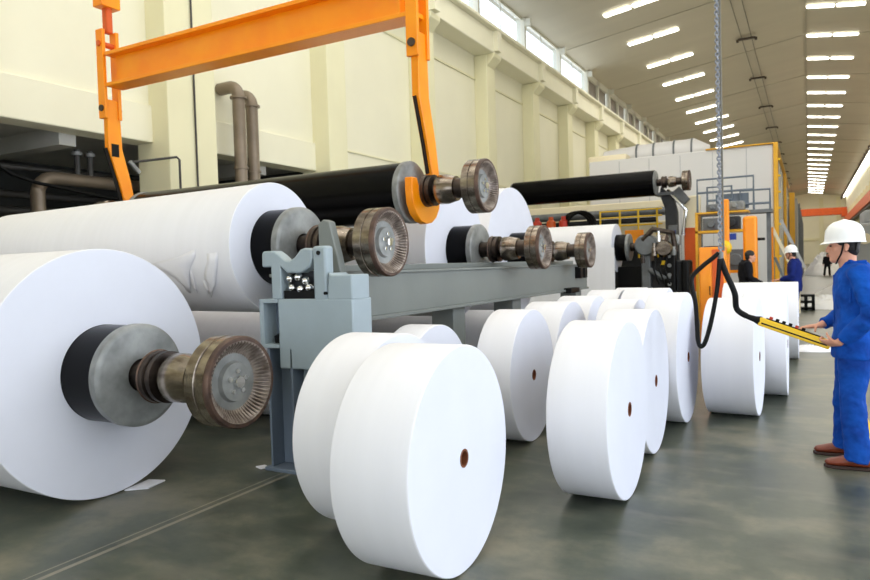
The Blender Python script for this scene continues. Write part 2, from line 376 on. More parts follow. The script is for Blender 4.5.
# ------------------------------------------------------------------ pipes and things on the left wall
def arc(c, r, a0, a1, plane, n=8):
    out = []
    for i in range(n+1):
        a = a0+(a1-a0)*i/n
        if plane == 'XZ': out.append((c[0]+r*math.cos(a), c[1], c[2]+r*math.sin(a)))
        elif plane == 'YZ': out.append((c[0], c[1]+r*math.cos(a), c[2]+r*math.sin(a)))
    return out
for y, x, top, lb in ((10.42, -10.05, 5.35, 'nearer brown-grey vertical pipe bending into the cream wall'), (10.95, -10.2, 5.3, 'farther brown-grey vertical pipe beside the first, bending into the wall')):
    t = thing('vertical_pipe', lb, 'pipe', (x, y, 0), 0)
    MB().tube([(0, 0, .0), (0, 0, top-.3)]+[(q[0], q[1], q[2]) for q in arc((-.22, 0, top-.3), .22, 0, PI/2, 'XZ')]+[(-.5, 0, top-.08)], .125, 16).build('pipe_run', 'pipe_brown', t)
    MB().lathe([(0, .10), (0, .17), (.04, .17), (.04, .10)], 'Z', (0, 0, top-.34), 20).build('collar', 'pipe_brown', t)
    MB().lathe([(0, .10), (0, .15), (.04, .15), (.04, .10)], 'Z', (0, 0, 3.6), 20).build('collar', 'pipe_brown', t)
tag(MB().tube([(WX+.53, 9.3, 2), (WX+.53, 9.3, 9)], .018, 6).build('conduit', 'pipe_dark'), 'thin black vertical conduit on the wide cream column', 'conduit')
tag(MB().tube([(-9.95, 7.8, 3.42), (-9.95, 8.72, 3.62), (-9.95, 8.78, 3.58), (-9.95, 8.78, 0)], .022, 8).build('bent_handrail', 'pipe_dark'), 'thin dark bent pipe standing before the wide cream column', 'pipe')
tag(MB().bar((-9.93, 7.72, 3.42), (-9.93, 7.90, 3.25), .05, .06).build('small_bracket', 'steel_grey'), 'small pale bracket on the end of the bent pipe', 'bracket')
def pipe(pts, r, mm, lb, name='pit_pipe'):
    return tag(MB().tube(pts, r, 12).build(name, mm), lb, 'pipe')
pipe([(-11.5, 7.1, 0), (-11.5, 7.1, 2.95)]+[(-11.5, 7.1+.3-.3*math.cos(a*PI/12), 2.95+.3*math.sin(a*PI/12)) for a in range(1, 7)]+[(-11.5, 13.5, 3.25)], .115, 'pipe_brown', 'thick brown-grey pipe with elbow in the dark pit behind the left beam')
pipe([(-11.9, -3, 3.38), (-11.9, 13.5, 3.46)], .05, 'pipe_dark', 'thin dark pipe running highest along the pit opening')
pipe([(-12.2, -3, 3.0), (-12.2, 13.5, 3.0)], .07, 'pipe_dark', 'middle dark pipe running along the pit opening')
pipe([(-12.4, -3, 2.75), (-12.4, 13.5, 2.72)], .09, 'pipe_dark', 'lower dark pipe running along the pit opening')
pipe([(-11.2, 6.2, 4.0), (-11.2, 6.25, 3.35), (-11.2, 6.5, 3.2), (-11.2, 6.9, 3.1), (-11.2, 8.2, 2.95), (-11.2, 10, 2.9)], .03, 'black', 'black hose sagging at the far left under the beam', 'sagging_hose')
for y, lb in ((7.85, 'left dark valve stub on the pit pipe'), (8.1, 'right dark valve stub on the pit pipe')):
    t = thing('valve', lb, 'valve', (-11.5, y, 3.25)); MB().tube([(0, 0, 0), (0, 0, .55)], .05, 10).build('stem', 'pipe_dark', t)
    MB().lathe([(0, 0), (0, .09), (.06, .09), (.06, 0)], 'Z', (0, 0, .45), 14).build('cap', 'steel_grey', t)

# ------------------------------------------------------------------ spools and big rolls
NZ = 1.485      # rail top
def gear_wheel(t, sx):
    # sx = +1: the end that faces the aisle
    def X(v): return v*sx
    wheel = MB().lathe([(X(-.205), .11), (X(-.20), .25), (X(-.19), .262), (X(-.185), .277), (X(-.115), .277), (X(-.11), .268), (X(-.10), .268), (X(-.095), .277), (X(-.035), .277)], seg=72)
    w_ = wheel.build('gear_wheel', 'worn', t)
    MB().lathe([(X(-.036), .277), (X(-.010), .277), (X(0), .270), (X(0), .248)], seg=72).build('rim_ring', 'rust', w_)
    tb = MB(); n = 58
    for k in range(n):
        a0 = 2*PI*k/n
        prev = None
        for (da, r1, r2) in ((0, .248, .196), (.5, .238, .192)):
            pass
    # toothed inner ring: alternating radii
    loops = []
    for xx, ra, rb in ((0, .250, .250), (-.003, .246, .234), (-.055, .225, .190), (-.075, .165, .165)):
        L = []
        for k in range(n*4):
            a = 2*PI*k/(n*4); r = ra if (k % 4) < 2 else rb
            L.append(tb.bm.verts.new((X(xx), r*math.cos(a), r*math.sin(a))))
        loops.append(L)
    for A, B2 in zip(loops, loops[1:]):
        for k in range(len(A)):
            j = (k+1) % len(A); tb.bm.faces.new((A[k], A[j], B2[j], B2[k]))
    tb.build('tooth_ring', 'tooth', w_, smooth=0)
    MB().lathe([(X(-.072), .195), (X(-.072), .125), (X(-.045), .115), (X(-.04), .05), (X(-.04), 0)], seg=40).build('hub_disc', 'steel_grey', w_)
    hb = MB().lathe([(X(-.05), .04), (X(-.01), .036), (X(-.005), 0)], seg=8)
    for k in range(5):
        a = 2*PI*k/5+.3; hb.lathe([(X(-.05), .016), (X(-.028), .016), (X(-.026), 0)], o=(0, .066*math.cos(a), .066*math.sin(a)), seg=6)
    hb.build('hub_bolt', 'chrome', w_)
def spool_end(t, x0, sx):
    # x0 = position of gear face; builds outward features of that end
    e = bpy.data.objects.new('spool_end', None)
    def L(prof): return [(x0+sx*a, r) for a, r in prof]
    MB().lathe(L([(-.97, .20), (-.965, .328), (-.955, .338), (-.90, .338), (-.89, .328), (-.885, .30), (-.88, .11), (-.97, .11)]), seg=64).build('flange', 'steel_grey', t)
    MB().lathe(L([(-.95, .10), (-.70, .10), (-.40, .105), (-.19, .105), (-.19, .0)]), seg=28).build('journal', 'worn_dark', t)
    MB().lathe(L([(-.755, .10), (-.75, .155), (-.74, .168), (-.685, .168), (-.68, .150), (-.66, .150), (-.655, .166), (-.62, .166), (-.61, .10)]), seg=48).build('bearing_collar', 'worn_dark', t)
    MB().lathe(L([(-.575, .10), (-.57, .145), (-.555, .155), (-.47, .155), (-.40, .138), (-.36, .13), (-.355, .10)]), seg=48).build('bearing_housing', 'worn', t)
    c = MB().lathe(L([(-.735, .168), (-.728, .175), (-.721, .168)]), seg=48); c.build('bearing_ring', 'rust', t)
    e2 = thing_local(t, x0, sx)
def thing_local(t, x0, sx):
    before = set(bpy.data.objects)
    gear_wheel(t, sx)
    for o in set(bpy.data.objects)-before:
        if o.parent == t: o.location.x = x0
GX = -2.98
XL = -9.07
def spool(name, label, cat, y, z, R=None, xface=-4.3, group=None, xl=-8.0, left_end=True, dx=0, cr=.328, tp=1):
    t = thing(name, label, cat, (GX+dx, y, 0), 0, group)
    # local frame: x relative to GX, z absolute
    before = set(bpy.data.objects)
    spool_end(t, 0, 1)
    if left_end: spool_end(t, XL-GX, -1)
    x1, x2 = XL-GX+.95, -.93
    GX0 = GX+dx
    MB().lathe([(x1, .2), (x1, cr), (x2, cr), (x2, .2)], seg=72).build('core_roll', 'rubber', t)
    if R:
        xf = xface-GX-dx; xb = xl-GX
        MB().lathe([(xb, .33), (xb, R*tp-.004), (xb+.004, R*tp), (xf-.004, R), (xf, R-.004)], seg=128).build('paper_winding', 'paper', t)
        MB().lathe([(xf, R-.004), (xf+.0005, R*.8), (xf, .45), (xf+.0005, .33)], seg=128).build('paper_end_face', 'paper_edge', t)
    for o in set(bpy.data.objects)-before:
        if o.parent == t: o.location.z += z
    return t
rollA = spool('jumbo_paper_roll', 'huge white paper roll nearest the left edge, on the floor, bare spool end sticking out', 'paper roll', 3.03, .85, .845, -4.23, 'jumbo paper rolls on spools', xl=-7.9)
rollB = spool('jumbo_paper_roll', 'large white paper roll with torn wrap on the near end of the grey beam', 'paper roll', 4.66, 1.715, .57, -4.11, 'jumbo paper rolls on spools', dx=.06, tp=.93)
rollC = spool('empty_spool', 'bare black spool roll hanging in the orange lifting hooks', 'spool', 6.5, 2.325, None, dx=.10)
rollE = spool('jumbo_paper_roll', 'white paper roll on the grey beam just below the hanging black spool', 'paper roll', 8.29, 1.715, .88, -4.16, 'jumbo paper rolls on spools', dx=.07)
rollF = spool('jumbo_paper_roll', 'tall white paper roll at the far beam end, its rounded top showing', 'paper roll', 10.6, 1.70, 1.07, -4.27, 'jumbo paper rolls on spools')
rollG = spool('jumbo_paper_roll', 'white paper roll winding in the dark reel stand beyond the beam', 'paper roll', 17.3, 1.85, .6, -4.2, 'jumbo paper rolls on spools')
rollD = spool('empty_spool', 'bare black spool roll high on the reel arms in front of the white hood', 'spool', 20.0, 3.68, None, dx=.15, cr=.36)
# torn wrap strips on roll B
def torn(rows, lift):
    s_ = MB(); vs = []; n = len(rows)
    for i, (a, x0, x1) in enumerate(rows):
        r = .575+lift*(i/(n-1))**2; aa = math.radians(a)
        L = []
        for j in range(4):
            x = x0+(x1-x0)*j/3; q = r-.002-.57*.07*(-4.11-x)/3.89
            L.append(s_.bm.verts.new((x-GX-.06, -q*math.cos(aa), 1.715-q*math.sin(aa))))
        vs.append(L)
    for A, B2 in zip(vs, vs[1:]):
        for j in range(3): s_.bm.faces.new((A[j], A[j+1], B2[j+1], B2[j]))
    o = s_.build('torn_strip', 'paper', rollB); md = o.modifiers.new('solid', 'SOLIDIFY'); md.thickness = .0015; md.offset = 1
torn([(4, -4.36, -4.24), (11, -4.37, -4.25), (18, -4.42, -4.28), (25, -4.46, -4.32), (31, -4.44, -4.35), (36, -4.46, -4.41), (44, -4.485, -4.475)], .02)
torn([(28, -4.50, -4.47), (36, -4.51, -4.47), (41, -4.50, -4.49)], .015)
torn([(1, -4.53, -4.50), (6, -4.70, -4.50), (12, -5.15, -4.55), (18, -4.92, -4.60), (24, -4.82, -4.63), (31, -4.76, -4.66), (40, -4.73, -4.705)], .012)
torn([(12, -4.62, -4.60), (26, -4.62, -4.58), (34, -4.64, -4.61), (40, -4.63, -4.625)], .012)
# web of paper running down from the reel
tag(MB().box(-6.6, -4.12, 16.66, 16.68, .0, 1.85).build('paper_web', 'paper'), 'pale sheet of paper hanging straight down below the winding roll', 'paper sheet')
# rolls stored on the floor behind the near rolls
def floor_roll(y, R, xf, xb, lb):
    t = thing('stored_paper_roll', lb, 'paper roll', (xf, y, 0), 0)
    MB().lathe([(xb-xf, .12), (xb-xf, R-.004), (xb-xf+.01, R), (-.01, R), (0, R-.006), (.001, .10)], o=(0, 0, R), seg=96).build('paper_winding', 'paper', t)
    MB().lathe([(-.2, .07), (.002, .07), (.002, .10), (-.2, .10)], o=(0, 0, R), seg=32, closed=True).build('core_tube', 'kraft', t)
floor_roll(5.55, .56, -4.35, -8.1, 'shadowed white roll on the floor behind the nearest jumbo roll')
floor_roll(6.2, 1.2, -9.45, -10.05, 'white roll whose top peeks over the torn roll at the far left')
floor_roll(9.4, .42, -3.45, -7.4, 'low white roll lying on the floor behind the grey beam')

# ------------------------------------------------------------------ grey rail beam and its end stand
t = thing('rail_beam', 'long grey steel rail beam carrying the spool gears toward the machine', 'beam', (-3.40, 4.20, 0))
MB().box(-.36, 0, 0, 7.6, 1.08, 1.485).build('beam', 'beam_grey', t, bevel=.012)
MB().box(-.40, .03, 0, 7.6, 1.46, NZ).build('top_flange', 'beam_grey', t, bevel=.006)
MB().box(-.34, -.24, .0, 7.6, NZ-.002, 1.545).build('rail', 'beam_grey', t, bevel=.006)
MB().box(-.40, .03, 0, 7.6, 1.05, 1.085).build('bottom_flange', 'beam_grey', t, bevel=.006)
for y in (2.6, 4.35, 7.2): MB().box(-.36, -.08, y, y+.3, 0, 1.06).build('leg', 'beam_grey', t, bevel=.01)
for y in (6.9, 7.15): MB().box(-.02, .10, y, y+.14, 1.25, 1.44).build('stop_block', 'black', t, bevel=.01)
MB().box(-.02, .12, 6.3, 6.75, 1.03, 1.11).build('clamp', 'black', t, bevel=.01)
t = thing('rail_end_stand', 'blue-grey cast stand with saddle and slotted post at the near end of the beam', 'stand', (-3.3, 3.93, 0))
X0 = -3.3
MB().box(-3.48-X0, -2.80-X0, 0, .24, .78, 1.30).prism([(-3.02-X0, 1.29), (-2.80-X0, 1.29), (-2.80-X0, 1.47), (-2.98-X0, 1.47), (-3.0-X0, 1.49)], .0, .22).build('head_box', 'stand_blue', t, bevel=.012)
sd = MB().prism([(-3.62-X0, 1.54), (-3.62-X0, 1.645), (-3.60-X0, 1.66), (-3.50-X0, 1.66), (-3.45-X0, 1.63), (-3.40-X0, 1.59), (-3.35-X0, 1.58), (-3.30-X0, 1.61), (-3.25-X0, 1.66), (-3.21-X0, 1.67), (-3.15-X0, 1.66), (-3.14-X0, 1.60), (-3.17-X0, 1.53), (-3.25-X0, 1.49), (-3.38-X0, 1.49), (-3.44-X0, 1.54)], 0, .10)
sd.build('saddle', 'stand_blue', t, bevel=.012)
MB().box(-3.53-X0, -3.44-X0, 0, .09, 1.30, 1.56).build('saddle_post', 'stand_blue', t, bevel=.008)
MB().box(-3.62-X0, -3.53-X0, .10, .14, 1.30, 1.56).build('side_plate', 'stand_dark', t, bevel=.004)
MB().box(-3.14-X0, -3.02-X0, 0, .10, 1.28, 1.68).build('slotted_post', 'stand_blue', t, bevel=.02)
MB().lathe([(-.01, 0), (-.01, .016), (.01, .016), (.01, 0)], 'Y', (-3.08-X0, -.0, 1.63), 12).build('pin_bolt', 'black', t)
MB().lathe([(-.01, 0), (-.01, .012), (.01, .012), (.01, 0)], 'Y', (-3.03-X0, -.0, 1.34), 12).build('pin_bolt', 'black', t)
sp = MB()
for k, (dx, dz) in enumerate(((-3.39, 1.45), (-3.31, 1.46), (-3.24, 1.43), (-3.37, 1.38), (-3.29, 1.37), (-3.21, 1.38))): sp.ell((dx-X0, .05, dz), .032, .04, .032, 12, 8)
sp.build('spring_stack', 'chrome', t)
MB().box(-3.43-X0, -3.15-X0, .02, .09, 1.30, 1.36).build('spring_seat', 'black', t)
MB().box(-3.43-X0, -3.15-X0, .09, .12, 1.30, 1.50).build('back_plate', 'dark_grey', t)
MB().box(-3.66-X0, -3.48-X0, 0, .20, 1.27, 1.30).build('shelf_plate', 'stand_blue', t, bevel=.004)
MB().box(-3.66-X0, -3.62-X0, 0, .20, .96, 1.27).build('side_plate', 'stand_blue', t)
MB().box(-3.62-X0, -3.48-X0, .14, .20, .96, 1.27).build('recess_plate', 'stand_dark', t)
MB().lathe([(0, 0), (0, .045), (.05, .05), (.08, 0)], 'Z', (-3.53-X0, .08, .965), 14).build('cap_nut', 'black', t)
MB().box(-3.66-X0, -3.48-X0, 0, .22, .93, .96).build('shelf_plate', 'stand_blue', t, bevel=.004)
lg = MB().box(-3.60-X0, -3.58-X0, .0, .30, .03, .93); lg.box(-3.60-X0, -3.36-X0, .13, .16, .03, .93); lg.box(-3.38-X0, -3.36-X0, 0, .30, .03, .93)
lg.build('leg', 'stand_dark', t, bevel=.004)
MB().box(-2.98-X0, -2.82-X0, .03, .2, .03, .78).build('leg', 'stand_dark', t, bevel=.004)
MB().box(-3.34-X0, -2.98-X0, .1, .2, .55, .78).build('web_plate', 'stand_blue', t)
cl = MB()
for k in range(4): cl.box(-3.30-X0, -3.22-X0, -.02, .06, .50-.1*k, .555-.1*k)
cl.build('wiring_clamp', 'black', t, bevel=.005)
MB().box(-3.64-X0, -3.32-X0, -.03, .34, 0, .03).build('foot_plate', 'stand_dark', t, bevel=.006)
MB().prism([(-3.36-X0, 1.2), (-3.36-X0, 1.86), (-3.31-X0, 1.90), (-3.25-X0, 1.88), (-3.18-X0, 1.6), (-3.1-X0, 1.2)], .36, .44).build('bearing_bracket', 'beam_grey', t, bevel=.01)
MB().box(-3.36-X0, -3.0-X0, .2, .44, 1.2, 1.28).build('bracket_base', 'beam_grey', t)
MB().box(-3.02-X0, -2.78-X0, -.02, .26, 0, .03).build('foot_plate', 'stand_dark', t, bevel=.006)

# ------------------------------------------------------------------ orange lifting spreader with two hooks
t = thing('lifting_spreader', 'bright orange lifting beam with two curved hooks around the hanging spool', 'lifting beam', (-6.15, 6.5, 2.33))
OX, OZ = -6.15, 2.33
HL, HR = -8.62, -3.67
bm_ = MB().box(HL-OX+.1, HR-OX-.1, -.03, .03, 4.22-OZ, 4.60-OZ)
bm_.build('beam_web', 'orange', t, bevel=.004)
MB().box(HL-OX, HR-OX+.05, -.14, .14, 4.60-OZ, 4.65-OZ).build('top_flange', 'orange', t, bevel=.005)
MB().box(HL-OX, HR-OX+.05, -.14, .14, 4.17-OZ, 4.22-OZ).build('bottom_flange', 'orange', t, bevel=.005)
for x in (HR-OX-.12,): MB().box(x-.03, x, -.14, .14, 4.22-OZ, 4.60-OZ).build('stiffener', 'orange', t)
def hook(x, sgn):
    # side cheek plates
    for y in (-.15, .07): MB().box(x-.07, x+.07, y, y+.05, 3.74-OZ, 4.98-OZ).build('cheek_plate', 'orange', t, bevel=.006)
    MB().lathe([(-.17, 0), (-.17, .045), (.14, .045), (.14, 0)], 'Y', (x, 0, 3.88-OZ), 18).build('pivot_pin', 'brown_fix', t)
    MB().lathe([(-.17, 0), (-.17, .04), (.14, .04), (.14, 0)], 'Y', (x, 0, 4.78-OZ), 18).build('pivot_pin', 'orange_deep', t)
    pl = MB(); xw = .045
    # hook blade in the YZ plane: straight shank, bend, round cradle (local z about the spool centre)
    out = [(-.10, 1.68), (.10, 1.68), (.12, 1.0), (.24, .55), (.30, .20), (.31, -.05)]
    for k in range(0, 9):
        a = -k*PI/8-.05; out.append((.0+.31*math.cos(a), -.05+.31*math.sin(a)))
    out += [(-.31, .12), (-.20, .12), (-.14, -.02)]
    for k in range(1, 8):
        a = PI+k*PI/8; out.append((.14*math.cos(a), -.0+.14*math.sin(a)))
    out += [(.14, .02), (.14, .2), (.06, .50), (-.10, 1.0)]
    pl.prism(out, x-xw, x+xw, 'YZ')
    h = pl.build('hook', 'orange', t, bevel=.008)
    MB().bar((x, -.110, 1.0), (x, .048, .50), .085, .018, ref=(1, 0, 0)).bar((x, .048, .50), (x, .128, .2), .085, .018, ref=(1, 0, 0)).build('wear_strip', 'black', h)
    tp = MB().box(x-.055, x+.055, -.05, .05, 4.95-OZ, 5.35-OZ); tp.build('hanger_link', 'orange_deep', t, bevel=.02)
    MB().box(x-.1, x+.1, -.15, .15, 5.3-OZ, 5.62-OZ).build('clevis_block', 'orange', t, bevel=.01)
    MB().tube([(x, 0, 5.6-OZ), (x, 0, 9.5-OZ)], .03, 10).build('lifting_rope', 'wire', t)
hook(HL-OX-.08, -1); hook(HR-OX+.02, 1)
# slots and marks on the left shank
MB().box(HL-OX-.13, HL-OX-.127, -.06, .06, .88, 1.06).build('slot', 'black', t)
MB().box(HL-OX-.033, HL-OX-.030, -.06, .06, .88, 1.06).build('slot', 'black', t)

# ------------------------------------------------------------------ small reels
def make_reel(label, R, wd, loc, rz):
    t = thing('paper_reel', label, 'paper reel', loc, rz, 'cut paper reels standing on the floor')
    MB().lathe([(-wd, .045), (-wd, R-.005), (-wd+.004, R-.001), (-wd+.008, R), (-.008, R), (-.004, R-.001), (0, R-.005)], o=(0, 0, R), seg=160).build('paper_winding', 'paper', t)
    f_ = MB(); pr = [(0, R-.005)]
    n = 9
    for k in range(1, n): pr.append((.0008*(k % 2), R-.005-(R-.05)*k/n))
    pr.append((0, .045)); f_.lathe(pr, o=(0, 0, R), seg=160).build('paper_end_face', 'paper_edge', t)
    MB().lathe([(-wd-.002, .036), (.003, .036), (.003, .046), (-wd-.002, .046)], o=(0, 0, R), seg=32, closed=True).build('core_tube', 'kraft', t)
    return t
REELS = [
 ('frontmost white paper reel, closest to the camera, brown core showing', .558, .405, (-1.50, 3.00), 1),
 ('white paper reel half hidden behind the frontmost reel, beside the blue-grey stand', .56, .36, (-2.10, 3.41), 0),
 ('white paper reel whose rounded top shows just behind the two nearest reels', .53, .27, (-2.5, 4.62), 0),
 ('white paper reel with small dark core left of center, just below the grey beam', .559, .31, (-2.07, 5.52), 1),
 ('white paper reel standing clear at right of center, first of its row', .562, .36, (-1.01, 4.39), 0),
 ('white paper reel directly behind the clear standing one, brown core visible', .561, .36, (-1.06, 5.52), 0),
 ('taller white paper reel third in the row behind the clear standing one', .60, .31, (-.99, 6.69), -1),
 ('white paper reel standing under the black control cable loop', .56, .44, (-.42, 7.20), -2),
 ('white paper reel right of the cable loop, under the yellow controller', .56, .42, (-.21, 8.35), 0),
 ('white paper reel behind the dark-cored one below the beam, lavender end visible', .56, .42, (-2.07, 6.66), 0),
 ('white paper reel with only its pale top showing, mid row under the beam', .56, .34, (-1.50, 7.06), 0),
 ('white paper reel second to last in the row nearest the beam', .56, .42, (-2.12, 7.8), 0),
 ('white paper reel last in the row nearest the beam', .57, .42, (-2.10, 8.95), 0),
 ('white paper reel far back in the middle row, wide flat top', .58, .52, (-1.52, 8.85), 0),
 ('white paper reel far back before the reel stand', .56, .42, (-2.05, 10.15), 0),
 ('widest white paper reel at the back, flat top just below the two distant workers', .565, 1.0, (-.14, 11.4), 0),
]
for lb, R, wd, (x, y), rz in REELS: make_reel(lb, R, wd, (x, y, 0), math.radians(rz))

# ------------------------------------------------------------------ dryer hood and the machine in the distance
t = thing('dryer_hood', 'huge white panelled dryer hood closing off the view behind the machine', 'hood', (-3.8, 24, 0))
hd = MB().box(-2.95, 2.87, 0, 16, 0, 5.03)
hd.build('enclosure', 'hood', t, bevel=.03)
for x in (-1.9, -.9, .1, 1.1, 2.1): MB().box(x-.008, x+.008, -.012, 0, .1, 4.95).build('panel_seam', 'hood_grey', t)
for y in (2, 4, 6, 8, 10, 12, 14): MB().box(2.87, 2.885, y-.02, y+.02, .1, 4.95).build('panel_seam', 'hood_grey', t)
MB().box(2.87, 3.0, -.10, .10, 0, 5.06).build('corner_post', 'amber', t, bevel=.02)
MB().box(2.88, 3.0, 9, 9.3, 0, 5.06).build('corner_post', 'amber', t, bevel=.02)
MB().box(.9, 3.0, -.08, .08, 5.03, 5.07).build('top_rail', 'amber', t, bevel=.01)
MB().box(2.88, 2.98, 0, 16, 5.03, 5.07).build('top_rail', 'amber', t)
for k in range(9): MB().box(3.0, 3.06, -.10, .10, .5+.5*k, .56+.5*k).build('step_iron', 'yellow', t)
t = thing('roof_duct', 'fat pale insulated duct lying on top of the dryer hood', 'duct', (-5.5, 26, 5.03))
MB().lathe([(-1.3, 0), (-1.2, .25), (-.6, .3), (.1, .36), (2.0, .38), (2.5, .1), (2.5, 0)], o=(0, 0, .38), seg=32).build('duct_shell', 'hood', t)
for x in (0.0, .6, 1.3, 1.9): MB().lathe([(x, .35), (x, .40), (x+.06, .40), (x+.06, .35)], o=(0, 0, .38), seg=32).build('strap', 'mid_grey', t)
MB().box(-1.6, -.2, -.9, -.3, 0, .35).build('duct_box', 'cream', t, bevel=.05)
t = thing('dryer_section', 'lower grey clad machine section stretching far beyond the white hood', 'machine', (-3.6, 40.3, 0))
MB().box(-2.9, 3.1, 0, 40, 0, 4.5).build('enclosure', 'hood_grey', t)
for y in (4, 8, 12, 16, 20, 24, 28, 32): MB().box(3.1, 3.2, y, y+.3, 0, 4.5).build('post', 'mid_grey', t)
MB().box(2.75, 3.0, -.22, -.0, 0, 4.8).build('corner_post', 'amber', t)

t = thing('machine_crossbeams', 'cream machine crossbeams and grey tube behind the far black spool', 'machine', (-6.3, 22.3, 0))
MB().box(-3.4, 2.6, 0, .5, 2.05, 2.75).build('crossbeam', 'cream', t, bevel=.03)
MB().box(-3.4, 2.6, .1, .6, 3.05, 3.4).build('crossbeam', 'cream', t, bevel=.03)
MB().tube([(-3.4, -.4, 3.02), (2.6, -.4, 3.02)], .13, 20).build('guide_tube', 'mid_grey', t)
MB().tube([(-2.4, -.3, 2.78), (2.2, -.3, 2.78)], .08, 16).build('guide_tube', 'dark_grey', t)
MB().box(-3.4, 2.6, .3, .6, .0, 2.05).build('front_panel', 'dark_grey', t)
for x in (-3.3, 2.4): MB().box(x, x+.25, 0, .5, 0, 3.4).build('upright', 'mid_grey', t, bevel=.02)

t = thing('yellow_guardrail', 'yellow tubular guardrail with small gate under the far black spool', 'railing', (-4.7, 21.2, 0))
gr = MB()
for z in (2.6, 2.85, 3.05): gr.tube([(-.95, 0, z), (.9, 0, z)], .025, 8)
gr.build('rails', 'yellow', t)
for x in (-.95, -.35, .2, .75): MB().tube([(x, 0, 1.6), (x, 0, 3.08)], .03, 8).build('post', 'yellow', t)
MB().box(-.2, .35, -.03, .03, 2.02, 2.45).build('gate_plate', 'orange', t, bevel=.01)
MB().box(-1.1, 1.0, -.1, .5, 1.95, 2.05).build('walkway', 'mid_grey', t)
t = thing('hydraulic_unit', 'red and orange pumps with black hoses right of the round-topped roll', 'pump unit', (-6.9, 20.6, 0))
MB().box(-.9, 1.1, -.2, .5, 0, 2.5).build('bed', 'dark_grey', t)
for i, x in enumerate((-.55, -.1, .3)): MB().lathe([(0, 0), (0, .14), (.3, .14), (.36, .07), (.45, .07), (.45, 0)], 'Z', (x, -.1, 2.5), 16).build('pump', 'red' if i != 1 else 'orange_deep', t)
for k in range(3):
    MB().tube([(.2+.1*k, -.05*k, 2.4)]+[(.65+.1*k-.45*math.cos(a*PI/10), -.05*k, 2.6+.45*math.sin(a*PI/10)) for a in range(0, 11)]+[(1.1+.1*k, -.05*k, 2.1)], .05, 8).build('hose', 'black', t)
MB().tube([(-.7, -.2, 2.2), (-.7, -.2, 2.6), (.0, -.2, 2.6)], .035, 8).build('pipe_elbow', 'cream', t)

# reel arms for the high spool
t = thing('spool_lift_arm', 'dark steel arm assembly carrying the right end of the high black spool', 'machine arm', (-3.4, 20.6, 0))
MB().prism([(-.16, 1.4), (.16, 1.4), (.14, 2.9), (.05, 3.25), (-.12, 3.45), (-.3, 3.62), (-.34, 3.40), (-.2, 3.0)], -.12, .12).build('arm', 'dark_grey', t, bevel=.02)
MB().prism([(.0, 3.4), (.22, 3.58), (.5, 3.2), (.35, 3.05)], -.25, -.13).build('latch', 'mid_grey', t, bevel=.02)
MB().tube([(-.1, -.2, 3.5), (.4, -.2, 2.9), (.3, -.2, 2.2)], .05, 10).build('piston', 'chrome', t)
MB().box(-.1, .15, -.2, -.12, 1.9, 2.5).build('valve_block', 'mid_grey', t, bevel=.02)
MB().box(-.0, .1, -.24, -.2, 2.25, 2.35).build('solenoid', 'blue_part', t)
MB().box(-.35, .35, -.2, .3, 0, 1.5).build('pedestal', 'dark_grey', t, bevel=.03)
MB().box(-.45, .1, -.3, .3, 3.36, 3.44).build('cradle', 'mid_grey', t)
MB().box(.3, .75, -.1, .1, 1.0, 3.3).build('guard_panel', 'cream', t, bevel=.03)  # cream colour stands for whitish reflections on the orange cover
MB().box(.32, .77, -.14, -.10, .6, 2.4).build('lower_guard', 'orange_deep', t, bevel=.02)

t = thing('reel_stand', 'dark grey reel stand with cylinders gripping the winding roll journal', 'reel stand', (-3.05, 17.2, 0))
MB().box(-.50, -.28, -.25, .2, .0, 1.95).build('pedestal', 'mid_grey', t, bevel=.03)
MB().lathe([(-.25, 0), (-.25, .22), (-.2, .26), (.15, .26), (.15, 0)], 'Y', (-.38, -.1, 1.88), 28).build('bearing_block', 'mid_grey', t)
MB().lathe([(-.45, 0), (-.45, .16), (-.4, .19), (-.2, .19), (.1, .15), (.1, 0)], 'Y', (.08, -.1, 1.78), 28).build('clamp_cylinder', 'worn', t)
MB().box(-.35, .45, -.1, .3, .0, 1.5).build('frame_plate', 'dark_grey', t, bevel=.04)
MB().box(.05, .3, -.35, -.1, .0, 1.9).build('chain_guard', 'black', t, bevel=.03)
for k in range(5): MB().lathe([(-.02, 0), (-.02, .045), (.02, .045), (.02, 0)], 'Y', (.17, -.36, 1.6-.22*k), 14).build('bolt_head', 'steel_grey', t)
MB().tube([(-.3, -.3, 1.3), (.0, -.3, 1.1), (.2, -.3, 1.1)], .06, 10).build('linkage', 'mid_grey', t)
MB().tube([(-.45, -.3, 2.0), (-.2, -.3, 2.25), (.25, -.3, 2.15), (.3, -.3, 1.7)], .07, 10).build('linkage', 'worn_dark', t)
MB().box(-.02, .1, -.40, -.36, 1.40, 1.50).build('lubrication_tag', 'yellow', t)
MB().box(.15, .4, -.3, 0, 1.85, 2.1).build('gearbox', 'steel_grey', t, bevel=.04)
MB().box(.42, .6, -.3, .3, 0, 1.5).build('motor_mount', 'black', t, bevel=.05)
MB().box(-1.15, -.5, .1, .5, .45, 1.38).build('guard_box', 'black', t, bevel=.02)

